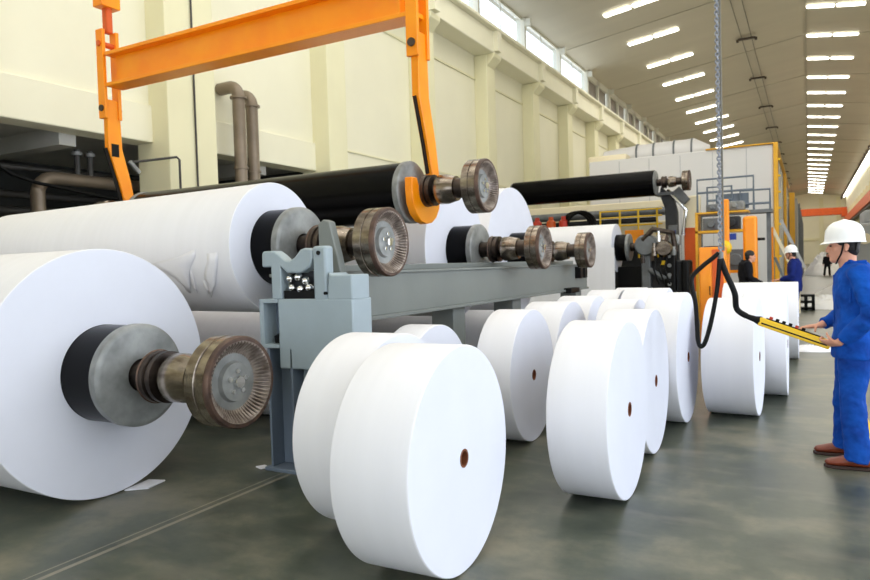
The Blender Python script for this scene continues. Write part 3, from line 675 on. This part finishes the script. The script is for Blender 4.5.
for k, (x, y, z, r, l) in enumerate(((-.15, -.45, 1.62, .07, .3), (-.05, -.42, 1.95, .05, .25), (.28, -.4, 1.62, .06, .2), (-.42, -.42, 1.45, .05, .2))):
    MB().lathe([(0, 0), (0, r), (l*.6, r), (l*.65, r*.6), (l, r*.6), (l, 0)], 'Z', (x, y, z), 16).build('actuator', ('worn', 'chrome', 'steel_grey', 'worn_dark')[k], t)
for k in range(3): MB().tube([(-.1+.12*k, -.42, 1.6), (-.16+.12*k, -.5, 1.3), (-.05+.12*k, -.45, .95)], .022, 8).build('hose', 'black', t)
t = thing('orange_cabinet', 'tall orange electrical cabinet standing directly behind the hanging black cable', 'cabinet', (-1.42, 12.4, 0))
MB().box(-.2, .2, -.13, .25, 0, 1.7).build('body', 'orange', t, bevel=.012)
MB().box(-.18, -.01, -.15, -.13, .1, 1.66).build('door', 'orange', t, bevel=.005)
MB().box(.01, .18, -.15, -.13, .1, 1.66).build('door', 'orange_deep', t, bevel=.005)
MB().tube([(-.03, -.17, .9), (-.03, -.17, 1.05)], .008, 6).build('handle', 'black', t)
t = thing('orange_post', 'slim orange post with rounded top behind the hanging chain', 'post', (-1.66, 17, 0))
MB().box(-.08, .08, -.08, .08, 0, 2.85).build('upright', 'orange', t, bevel=.03)
MB().ell((0, -.1, 1.75), .14, .1, .16).build('lamp_dome', 'yellow', t)
t = thing('orange_post', 'broad orange rounded post left of the dark-clothed distant worker', 'post', (-1.16, 17.2, 0))
MB().box(-.15, .15, -.1, .1, 0, 2.45).build('upright', 'orange', t, bevel=.06)
MB().tube([(.15, 0, 1.92), (.3, 0, 1.92)], .03, 8).build('side_pin', 'black', t)
t = thing('machine_bench', 'shelved machine rack with grey units between the orange posts', 'machine', (-1.9, 18.2, 0))
MB().box(-.55, .65, -.2, .4, 2.14, 2.2).build('shelf', 'amber', t); MB().box(-.55, .65, -.2, .4, 1.15, 1.22).build('shelf', 'orange', t)
MB().box(-.55, -.49, -.2, .4, 0, 2.6).build('upright', 'amber', t); MB().box(-.55, .65, -.2, .4, 2.61, 2.65).build('shelf', 'amber', t)
for x, y, z, wd, h, mm in ((-.38, 0, 2.2, .4, .3, 'mid_grey'), (.1, 0, 2.2, .35, .32, 'dark_grey'), (-.38, 0, 1.22, .45, .6, 'dark_grey'), (.15, 0, 1.22, .4, .5, 'mid_grey'), (-.3, 0, 2.66, .3, .18, 'mid_grey'), (.15, 0, 2.66, .4, .22, 'steel_grey')):
    MB().box(x, x+wd, -.15, .3, z, z+h).lathe([(-.3, 0), (-.3, h*.3), (-.1, h*.3), (-.1, 0)], 'Y', (x+wd/2, 0, z+h/2), 14).build('drive_unit', mm, t, bevel=.02)
MB().box(.12, .38, -.22, -.19, 1.95, 2.1).build('blue_panel', 'blue_part', t)
t = thing('grey_guardrail', 'grey tubular platform railing high in front of the white hood', 'railing', (-1.85, 19.6, 0))
gr = MB()
for x0, x1, zt in ((-.75, .62, 3.62), (-.5, .1, 3.4), (.3, 1.0, 3.25)):
    gr.tube([(x0, 0, 2.75), (x0, 0, zt), (x1, 0, zt), (x1, 0, 2.75)], .03, 8); gr.tube([(x0, 0, zt-.35), (x1, 0, zt-.35)], .03, 8)
gr.build('rails', 'stand_dark', t)
MB().box(-.8, 1.05, -.1, .6, 2.66, 2.74).build('platform', 'mid_grey', t); MB().box(-.3, .5, .05, .12, 2.8, 3.2).build('toe_panel', 'stand_dark', t)
MB().box(-.75, -.68, .2, .4, 0, 2.66).build('support_post', 'mid_grey', t); MB().box(.9, 1.0, .2, .4, 0, 2.66).build('support_post', 'mid_grey', t)
t = thing('stair_handrail', 'pale sloping stair rails beside the orange hood corner', 'stairs', (-.6, 20.5, 0))
MB().bar((-.25, 0, 2.3), (.35, 0, .9), .06, .08).build('rail', 'cream', t); MB().bar((-.05, .3, 2.5), (.5, .3, 1.2), .06, .08).build('rail', 'hood_grey', t)
MB().box(.32, .4, -.05, .05, 0, .95).build('post', 'cream', t); MB().box(-.3, -.22, -.05, .05, 0, 2.3).build('post', 'orange', t)
MB().bar((-.2, .1, 1.5), (.35, .1, .05), .3, .06).build('stringer', 'mid_grey', t)

# ------------------------------------------------------------------ background clutter on the right
def heap(x, y, rx, ry, h, lb, seed, name='waste_paper_heap'):
    random.seed(seed); s_ = MB(); n = 18; mseg = 26; rows = []
    for i in range(n+1):
        r = i/n
        rows.append([s_.bm.verts.new((rx*r*math.cos(2*PI*k/mseg), ry*r*math.sin(2*PI*k/mseg), max(.0, h*(1-r**1.6)*(.8+.3*random.random())+(0 if r > .95 else .03*random.random())))) for k in range(mseg)])
    for A, B2 in zip(rows[1:], rows[2:]):
        for k in range(mseg): s_.bm.faces.new((A[k], A[(k+1) % mseg], B2[(k+1) % mseg], B2[k]))
    s_.bm.faces.new(rows[1])
    for v in rows[0]: s_.bm.verts.remove(v)
    o = s_.build(name, 'paper_old', smooth=20); o.location = (x, y, .002); tag(o, lb, 'waste paper', kind='stuff')
heap(.45, 23.5, .75, 1.6, .32, 'white heap of waste paper on the aisle floor behind the black pallet', 1)
heap(1.3, 29.5, 1.2, 2.6, .5, 'wide white heap of waste paper beside the worker’s chest, far down the aisle', 2)
heap(-.02, 12.45, .42, .28, .06, 'flat scatter of torn paper on the floor under the yellow controller', 3)
heap(1.0, 62, 1.4, 2.5, 1.7, 'tall pale heap of waste paper at the far end of the aisle', 4)
heap(2.9, 69, 2.0, 3, 2.3, 'tallest pale heap of waste far away behind the worker’s face', 5)
t = thing('black_pallet', 'small black slatted pallet standing on the floor right of the distant worker', 'pallet', (-.08, 21.8, 0))
for z in (.02, .2, .38): MB().box(-.22, .22, -.2, .2, z, z+.06).build('deck', 'black', t)
for x in (-.22, -.04, .14): MB().box(x, x+.08, -.2, .2, .0, .4).build('block', 'black', t)
t = thing('side_machine', 'pale grey-green machine block behind the worker at the right edge', 'machine', (3.4, 36, 0))
MB().box(-1.6, 1.6, 0, 4, 0, 2.9).build('body', 'hood_grey', t, bevel=.1)
MB().box(-1.2, 1.4, .5, 3.5, 2.9, 3.5).build('upper_unit', 'hood_grey', t, bevel=.1)
for x in (-1.2, -.5, .2, .9): MB().lathe([(-.1, 0), (-.1, .25), (.0, .25), (.0, 0)], 'Y', (x, 0, 2.2), 20).build('dial', 'cream', t)
MB().box(-1.64, -1.6, .5, 1.5, .9, 1.5).build('red_box', 'red', t)
tag(MB().box(.36, .46, 4.2, 8.2, .001, .004).build('floor_marking', 'yellow_line'), 'yellow painted safety line on the floor right of the worker’s shoes', 'floor line')
s_ = MB(); q = [(-4.27, 3.36), (-4.22, 3.12), (-4.10, 3.22), (-4.14, 3.40)]
s_.prism(q, .003, .012, 'XY'); tag(s_.build('paper_scrap', 'paper'), 'small white paper scrap on the floor under the nearest jumbo roll', 'scrap')
s_ = MB().prism([(-3.76, 3.93), (-3.68, 3.90), (-3.66, 3.96), (-3.72, 3.99)], .003, .012, 'XY'); tag(s_.build('paper_scrap', 'paper'), 'tiny white scrap at the foot of the blue-grey stand', 'scrap')

# ------------------------------------------------------------------ people
def V(*a): return Vector(a)
def finger(mb, base, d, bend, ln, r, nrm):
    # three phalanges curling towards -nrm
    p_ = Vector(base); d = Vector(d).normalized(); nrm = Vector(nrm).normalized(); rings = [(p_, r, r)]
    for k, f_ in enumerate((.45, .3, .25)):
        if k: 
            d = (d*math.cos(bend)-nrm*math.sin(bend)).normalized(); nrm = (nrm-d*nrm.dot(d)).normalized()
        mid = p_+d*ln*f_*.5; p_ = p_+d*ln*f_
        rings += [(mid, r*(1-.05*k), r*(1-.05*k)), (p_, r*(.96-.08*k), r*(.96-.08*k))]
    mb.loft(rings, 8, ref=nrm.cross(d) if nrm.cross(d).length > .1 else (1, 0, 0), round_cap=r*.6)
def hand(mb, wrist, d, nrm, side, curl=.9):
    # d: direction of fingers; nrm: back of the hand; side: +1 thumb towards (d x nrm)
    d = Vector(d).normalized(); nrm = Vector(nrm); nrm = (nrm-d*nrm.dot(d)).normalized(); lat = d.cross(nrm)*side; w0 = Vector(wrist)
    mb.loft([(w0-d*.02, .026, .020), (w0+d*.02, .033, .018), (w0+d*.055, .041, .016), (w0+d*.088, .040, .014)], 12, ref=lat, round_cap=.006)
    for k, (o_, l) in enumerate(((.030, .072), (.010, .080), (-.010, .075), (-.029, .060))):
        finger(mb, w0+d*.085+lat*o_, d+lat*o_*.6, curl, l, .0088, nrm)
    td = (d*.6+lat*.8-nrm*.35).normalized()
    finger(mb, w0+d*.025+lat*.030, td, .35, .068, .0105, nrm)
TX = bpy.data.textures.new('cloth_folds', 'CLOUDS'); TX.noise_scale = .13; TX.noise_depth = 2
def wrinkle(o, amt):
    d = o.modifiers.new('folds', 'DISPLACE'); d.texture = TX; d.strength = amt; d.mid_level = .5; d.texture_coords = 'LOCAL'
    return o
def person(label, loc, rz, P, jacket, trousers, helmet=True, vox=.007, cvox=.011, shoe='shoe'):
    t = thing('person', label, 'person', loc, rz)
    b_ = MB()
    hd_ = P.get('head', V(.005, 0, 1.60)); tilt = P.get('nod', 0)
    sh, el, wr = P['sh'], P['el'], P['wr']; hip, kn, an = P['hip'], P['kn'], P['an']
    # torso + neck
    wt = P['torso']
    b_.loft([(V(wt[0][0], 0, .88), .15, .10), (V(wt[0][0], 0, .98), .155, .105), (V(wt[1][0], 0, 1.12), .14, .10), (V(wt[2][0], 0, 1.28), .16, .11), (V(wt[3][0], 0, 1.38), .15, .08), (V(wt[3][0], 0, 1.41), .07, .05)], 20, ref=(0, 1, 0), round_cap=.02)
    b_.loft([(V(wt[3][0]+.0, 0, 1.40), .062, .062), (V(hd_.x-.03, 0, hd_.z-.13), .055, .058), (V(hd_.x-.025, 0, hd_.z-.04), .056, .062)], 16)
    # head: skull, face, jaw, nose, brow, lips, ears
    hx_, hz_ = hd_.x, hd_.z
    b_.ell((hx_-.012, 0, hz_+.035), .094, .074, .085, 24, 16)
    b_.ell((hx_+.022, 0, hz_-.03), .064, .062, .082, 24, 16)
    b_.ell((hx_+.052, 0, hz_-.092), .032, .034, .026)
    b_.loft([(V(hx_-.03, 0, hz_-.055), .055, .03), (V(hx_+.04, 0, hz_-.088), .038, .024)], 14)
    b_.loft([(V(hx_+.082, 0, hz_+.012), .009, .008), (V(hx_+.094, 0, hz_-.012), .011, .011), (V(hx_+.100, 0, hz_-.03), .017, .012), (V(hx_+.088, 0, hz_-.038), .014, .008)], 10, round_cap=.004)
    b_.ell((hx_+.076, 0, hz_-.060), .017, .022, .009); b_.ell((hx_+.075, 0, hz_-.068), .016, .020, .008)
    for s_ in (-1, 1):
        b_.ell((hx_+.072, s_*.030, hz_+.022), .014, .022, .007)
        b_.ell((hx_+.050, s_*.045, hz_-.025), .022, .020, .022)
        b_.ell((hx_-.018, s_*.074, hz_-.012), .018, .010, .031); b_.ell((hx_-.014, s_*.078, hz_-.03), .009, .007, .012)
    for i, s_ in enumerate((1, -1)):
        S, E_, W = sh[i], el[i], wr[i]
        b_.loft([(V(wt[3][0], s_*.08, 1.35), .045, .045), (S+V(0, 0, -.012), .045, .045), (S.lerp(E_, .5), .045, .045), (E_, .038, .038), (E_.lerp(W, .4), .037, .035), (W, .026, .022)], 14, ref=(0, 0, 1), round_cap=.01)
        H, K, A = hip[i], kn[i], an[i]
        b_.loft([(H+V(0, 0, .04), .075, .08), (H, .085, .085), (H.lerp(K, .5), .072, .075), (K, .05, .052), (K.lerp(A, .35), .052, .05), (A, .036, .036)], 16, ref=(0, 1, 0), round_cap=.02)
        b_.loft([(A+V(-.03, 0, -.04), .03, .025), (A+V(.06, 0, -.045), .035, .022), (A+V(.15, 0, -.055), .036, .014)], 12, ref=(0, 1, 0), round_cap=.02)
        hnd = P['hand'][i]
        hand(b_, W, hnd[0], hnd[1], hnd[2], hnd[3])
    body = b_.build('body', 'skin', t, remesh=vox, sm_iter=2)
    for s_ in (-1, 1):
        MB().ell((hx_+.077, s_*.031, hz_+.005), .008, .013, .006, 12, 8).build('eye', 'eye', t)
        MB().loft([(V(hx_+.086, s_*.014, hz_+.025), .004, .003), (V(hx_+.086, s_*.032, hz_+.030), .005, .003), (V(hx_+.075, s_*.05, hz_+.024), .003, .003)], 6, ref=(0, 0, 1)).build('eyebrow', 'hair', t)
    MB().ell((hx_+.084, 0, hz_-.064), .010, .018, .006, 12, 8).build('mouth', 'lips', t)
    # hair: cap that leaves the face free
    hr = MB(); hr.ell((hx_-.018, 0, hz_+.045), .097, .080, .088, 24, 16); hr.ell((hx_-.055, 0, hz_-.015), .052, .066, .065, 20, 14)
    hr.build('hair', 'hair', t, remesh=.008, sm_iter=2)
    # jacket
    j = MB()
    hz0 = P.get('hem', .78)
    j.loft([(V(wt[0][0], 0, hz0), .205, .145), (V(wt[0][0], 0, hz0+.03), .208, .148), (V(wt[0][0], 0, .90), .20, .145), (V(wt[1][0], 0, 1.05), .185, .138), (V(wt[2][0], 0, 1.22), .20, .145), (V(wt[3][0]-.005, 0, 1.34), .205, .135), (V(wt[3][0]-.005, 0, 1.405), .17, .105), (V(wt[3][0], 0, 1.44), .10, .08)], 28, ref=(0, 1, 0), round_cap=.005)
    j.loft([(V(wt[3][0]-.005, 0, 1.39), .10, .09), (V(wt[3][0]-.0, 0, 1.43), .080, .074), (V(wt[3][0]-.01, 0, 1.447), .076, .070)], 20, ref=(0, 1, 0), round_cap=0)
    for i, s_ in enumerate((1, -1)):
        S, E_, W = sh[i], el[i], wr[i]
        we = E_.lerp(W, .88)
        j.loft([(V(wt[3][0], s_*.09, 1.37), .075, .07), (S, .078, .076), (S.lerp(E_, .33), .068, .070), (S.lerp(E_, .62), .066, .062), (E_.lerp(S, .1), .064, .064), (E_.lerp(W, .15), .064, .062), (E_.lerp(W, .45), .056, .054), (E_.lerp(W, .8), .048, .045), (we, .046, .042)], 18, ref=(0, 0, 1), round_cap=.0)
        for f_ in (.30, .55, .8):   # cloth folds on the sleeves
            c0 = S.lerp(E_, f_); j.loft([(c0+V(-.05, 0, .02), .01, .012), (c0+V(.0, s_*.062, .0), .012, .014), (c0+V(.05, s_*.03, -.03), .01, .012)], 8)
    jk = wrinkle(j.build('jacket', jacket, t, remesh=cvox, sm_iter=3), .034)
    for s_ in (-1, 1):
        cx0 = wt[3][0]
        MB().prism([(cx0+.055, 1.452), (cx0-.07, 1.462), (cx0-.075, 1.41), (cx0+.0, 1.395), (cx0+.115, 1.375)], s_*.062, s_*.078, 'XZ').build('collar', jacket, jk, bevel=.004)
    MB().box(.0, .014, -.02, .02, 0, .5).build('placket', jacket, jk).location = (wt[2][0]+.128, 0, .86)
    for s_ in (-1, 1):
        o = MB().box(-.06, .06, -.006, .006, 0, .10).build('pocket', jacket, jk, bevel=.004); o.location = (wt[2][0]+.075, s_*.142, 1.17); o.rotation_euler = (0, 0, -s_*.9)
    # trousers
    r_ = MB()
    r_.loft([(V(wt[0][0], 0, .76), .155, .115), (V(wt[0][0], 0, .86), .17, .125), (V(wt[0][0], 0, .97), .165, .12)], 22, ref=(0, 1, 0), round_cap=.0)
    for i in (0, 1):
        H, K, A = hip[i], kn[i], an[i]
        r_.loft([(H+V(0, 0, .0), .10, .115), (H.lerp(K, .35), .10, .105), (H.lerp(K, .75), .085, .088), (K, .08, .082), (K.lerp(A, .4), .078, .080), (K.lerp(A, .8), .080, .084), (A+V(.0, 0, .02), .076, .082), (A+V(.01, 0, -.03), .074, .082)], 20, ref=(0, 1, 0), round_cap=0)
        for f_, o_ in ((.1, .0), (.75, .02), (.9, -.01)):
            c0 = K.lerp(A, f_); r_.loft([(c0+V(-.06, .04, .01+o_), .008, .012), (c0+V(.02, .072, -.01), .01, .014), (c0+V(.075, .0, .015), .008, .012)], 8)
    wrinkle(r_.build('trousers', trousers, t, remesh=cvox, sm_iter=3), .032)
    for i in (0, 1):
        A = an[i]; s_ = MB(); fz = 0
        s_.loft([(V(A.x-.075, A.y, .055), .034, .036), (V(A.x-.03, A.y, .065), .040, .048), (V(A.x+.05, A.y, .058), .044, .042), (V(A.x+.13, A.y, .045), .050, .030), (V(A.x+.185, A.y, .038), .040, .022)], 18, ref=(0, 1, 0), round_cap=.02)
        so = s_.build('shoe', shoe, t, remesh=.007, sm_iter=2)
        q = MB(); q.prism([(A.x-.10, A.y-.028), (A.x-.10, A.y+.028), (A.x-.05, A.y+.04), (A.x+.03, A.y+.04), (A.x+.13, A.y+.052), (A.x+.19, A.y+.035), (A.x+.208, A.y), (A.x+.19, A.y-.035), (A.x+.13, A.y-.052), (A.x+.03, A.y-.04), (A.x-.05, A.y-.04)], 0.001, .022, 'XY')
        q.build('sole', 'sole', so, bevel=.004)
    if helmet:
        h_ = MB(); n = 32; cz = hz_+.035; L = []
        prof = [(1.0, 0), (1.0, .02), (.985, .055), (.93, .085), (.80, .115), (.58, .138), (.30, .150), (0, .154)]
        for (f_, z) in prof:
            if f_ == 0: L.append([h_.bm.verts.new((hx_-.012, 0, cz+z))]); continue
            L.append([h_.bm.verts.new((hx_-.012+.128*f_*math.cos(2*PI*k/n), .108*f_*math.sin(2*PI*k/n), cz+z+.010*math.cos(2*PI*k/n)*(0)))for k in range(n)])
        brim = []
        for k in range(n):
            c = math.cos(2*PI*k/n); fr = max(0, c)**1.5
            brim.append(h_.bm.verts.new((hx_-.012+(.138+.026*fr)*c, .118*math.sin(2*PI*k/n), cz-.004-.012*fr)))
        L.insert(0, brim)
        for A, B2 in zip(L, L[1:]):
            for k in range(n):
                j2 = (k+1) % n
                if len(B2) == 1: h_.bm.faces.new((A[k], A[j2], B2[0]))
                else: h_.bm.faces.new((A[k], A[j2], B2[j2], B2[k]))
        ho = h_.build('hard_hat', 'helmet', t, smooth=60); md = ho.modifiers.new('solid', 'SOLIDIFY'); md.thickness = .006; md.offset = -1
        sb = ho.modifiers.new('sub', 'SUBSURF'); sb.levels = 1; sb.render_levels = 1
        MB().loft([(V(hx_+.105, 0, cz+.075), .012, .006), (V(hx_+.06, 0, cz+.130), .016, .008), (V(hx_-.012, 0, cz+.153), .018, .008), (V(hx_-.08, 0, cz+.130), .016, .008), (V(hx_-.125, 0, cz+.075), .012, .006)], 10, ref=(0, 1, 0)).build('crown_ridge', 'helmet', ho)
        for s_ in (-1, 1):
            MB().tube([(hx_-.005, s_*.088, cz-.0), (hx_+.012, s_*.078, hz_-.05), (hx_+.035, s_*.052, hz_-.10), (hx_+.042, 0, hz_-.122)], .006, 6).build('chin_strap', 'black', ho)
            MB().tube([(hx_-.085, s_*.06, cz), (hx_-.075, s_*.062, hz_-.03), (hx_-.01, s_*.078, hz_-.03)], .006, 6).build('rear_strap', 'black', ho)
    return t
POSE = dict(
    torso=[(-.03,), (-.04,), (-.045,), (-.035,)], head=V(.035, 0, 1.562), hem=.77,
    sh=[V(-.055, .185, 1.375), V(-.045, -.185, 1.375)], el=[V(-.125, .255, 1.07), V(-.03, -.25, 1.09)], wr=[V(.075, .165, .885), V(.185, -.085, .985)],
    hip=[V(-.03, .09, .90), V(-.03, -.09, .90)], kn=[V(-.01, .125, .49), V(.015, -.16, .49)], an=[V(-.035, .15, .085), V(.03, -.20, .085)],
    hand=[((.75, -.62, -.05), (.25, .6, -.75), 1, 1.05), ((.95, .30, -.10), (.15, .0, 1), -1, .55)])
worker = person('person in bright blue workwear and white hard hat holding the yellow crane controller', (.25, 5.72, 0), PI, POSE, 'jacket', 'trousers')
P2 = dict(POSE); P2.update(wr=[V(.24, .16, 1.02), V(.24, -.12, 1.0)], el=[V(-.02, .25, 1.08), V(-.02, -.25, 1.08)], hand=[((1, -.1, 0), (0, 0, 1), -1, .4), ((1, .1, 0), (0, 0, 1), 1, .4)])
person('distant worker in navy jacket and white hard hat reaching left behind the reels', (-.30, 16.3, 0), PI-.15, P2, 'navy', 'navy', vox=.012, cvox=.016)
P3 = dict(P2); P3.update(head=V(.06, 0, 1.53), wr=[V(.28, .12, .95), V(.28, -.12, .95)])
person('distant bareheaded person in black clothes bending by the orange post', (-1.12, 15.7, 0), .3, P3, 'black_cloth', 'black_cloth', helmet=False, vox=.012, cvox=.016)
P4 = dict(P2); P4.update(wr=[V(.0, .27, .85), V(.0, -.27, .85)], hand=[((0, 0, -1), (0, 1, 0), 1, .3), ((0, 0, -1), (0, -1, 0), -1, .3)])
person('tiny dark-clothed figure far down the aisle beside the waste heaps', (1.2, 58, 0), -PI/2, P4, 'black_cloth', 'black_cloth', helmet=False, vox=.016, cvox=.02)

# ------------------------------------------------------------------ pendant controller, cable, chain
a_, b2_ = Vector((-.33, 5.66, 1.03)), Vector((.13, 5.66, .86))
t = thing('crane_controller', 'long yellow pendant controller with black and red buttons held by the worker', 'controller', a_)
d_ = (b2_-a_); L_ = d_.length; ang = -math.atan2(d_.z, d_.x); t.rotation_euler = (0, ang, 0)
MB().box(0, L_, -.034, .034, -.034, .030).build('casing', 'yellow', t, bevel=.008)
MB().box(.02, L_-.02, -.037, .037, -.014, -.004).build('seam_band', 'black', t)
MB().box(.04, L_-.06, -.024, .024, .030, .036).build('button_plate', 'black', t, bevel=.002)
for k in range(6): MB().lathe([(0, .013), (.018, .012), (.020, 0)], 'Z', (.07+k*.045, 0, .036), 14).build('button', 'red' if k in (0, 4) else 'black', t)
MB().lathe([(-.12, .016), (-.03, .024), (0, .034), (.012, .034), (.012, 0)], seg=20).build('cable_boot', 'black', t)
def bez(pts, n=10):
    out = []; P_ = [Vector(p_) for p_ in pts]
    for i in range(len(P_)-1):
        p0 = P_[max(i-1, 0)]; p1 = P_[i]; p2 = P_[i+1]; p3 = P_[min(i+2, len(P_)-1)]
        for k in range(n):
            u = k/n; out.append(.5*((2*p1)+(p2-p0)*u+(2*p0-5*p1+4*p2-p3)*u*u+(3*p1-p0-3*p2+p3)*u**3))
    out.append(P_[-1]); return out
boot = a_-d_.normalized()*.11
tag(MB().tube(bez([boot+d_.normalized()*.02, boot+Vector((-.05, 0, .05)), (-.495, 5.64, 1.24), (-.555, 5.62, 1.40), (-.585, 5.62, 1.50)]), .022, 10).build('control_cable', 'black'), 'thick black cable running from the chain end down to the yellow controller', 'cable')
tag(MB().tube(bez([(-.600, 5.62, 1.545), (-.65, 5.61, 1.50), (-.713, 5.60, 1.449), (-.785, 5.58, 1.37), (-.785, 5.57, 1.28), (-.765, 5.57, 1.16), (-.757, 5.57, 1.0), (-.753, 5.57, .89), (-.735, 5.57, .835), (-.70, 5.57, .87), (-.655, 5.58, 1.034), (-.612, 5.60, 1.28), (-.592, 5.60, 1.50)]), .017, 8).build('cable_loop', 'black'), 'slack loop of black cable hanging below the chain beside the reels', 'cable')
CX_ = -.588
ch = MB(); z = 1.56; k = 0
while z < 7.5:
    pts = []
    for i in range(10):
        a = 2*PI*i/10; uu, vv = .014*math.cos(a), .019*math.sin(a)
        pts.append((CX_+(uu if k % 2 else 0), 5.65+(0 if k % 2 else uu), z+vv))
    n = len(pts); c0 = Vector((CX_, 5.65, z)); loops = []
    for q_ in pts:
        pv = Vector(q_); o_ = (pv-c0).normalized(); s_ = Vector((0, 1, 0)) if k % 2 else Vector((1, 0, 0))
        loops.append([ch.bm.verts.new(pv+o_*.0068*math.cos(2*PI*j/6)+s_*.0068*math.sin(2*PI*j/6)) for j in range(6)])
    for i in range(n):
        A, B2 = loops[i], loops[(i+1) % n]
        for j in range(6): ch.bm.faces.new((A[j], A[(j+1) % 6], B2[(j+1) % 6], B2[j]))
    z += .026; k += 1
ch.tube([(CX_, 5.65, 7.45), (CX_, 5.65, 12.6)], .015, 8)
t = thing('hoist_chain', 'long grey hoist chain hanging vertically down to the control cable', 'chain', (0, 0, 0))
ch.build('chain', 'chain_zinc', t)
MB().tube([(CX_+.02, 5.65, 1.56), (CX_+.02, 5.65, 12.6)], .008, 6).build('signal_cord', 'wire', t)
MB().lathe([(0, 0), (0, .022), (.05, .022), (.06, 0)], 'Z', (CX_, 5.63, 1.50), 12).build('strain_clamp', 'steel_grey', t)
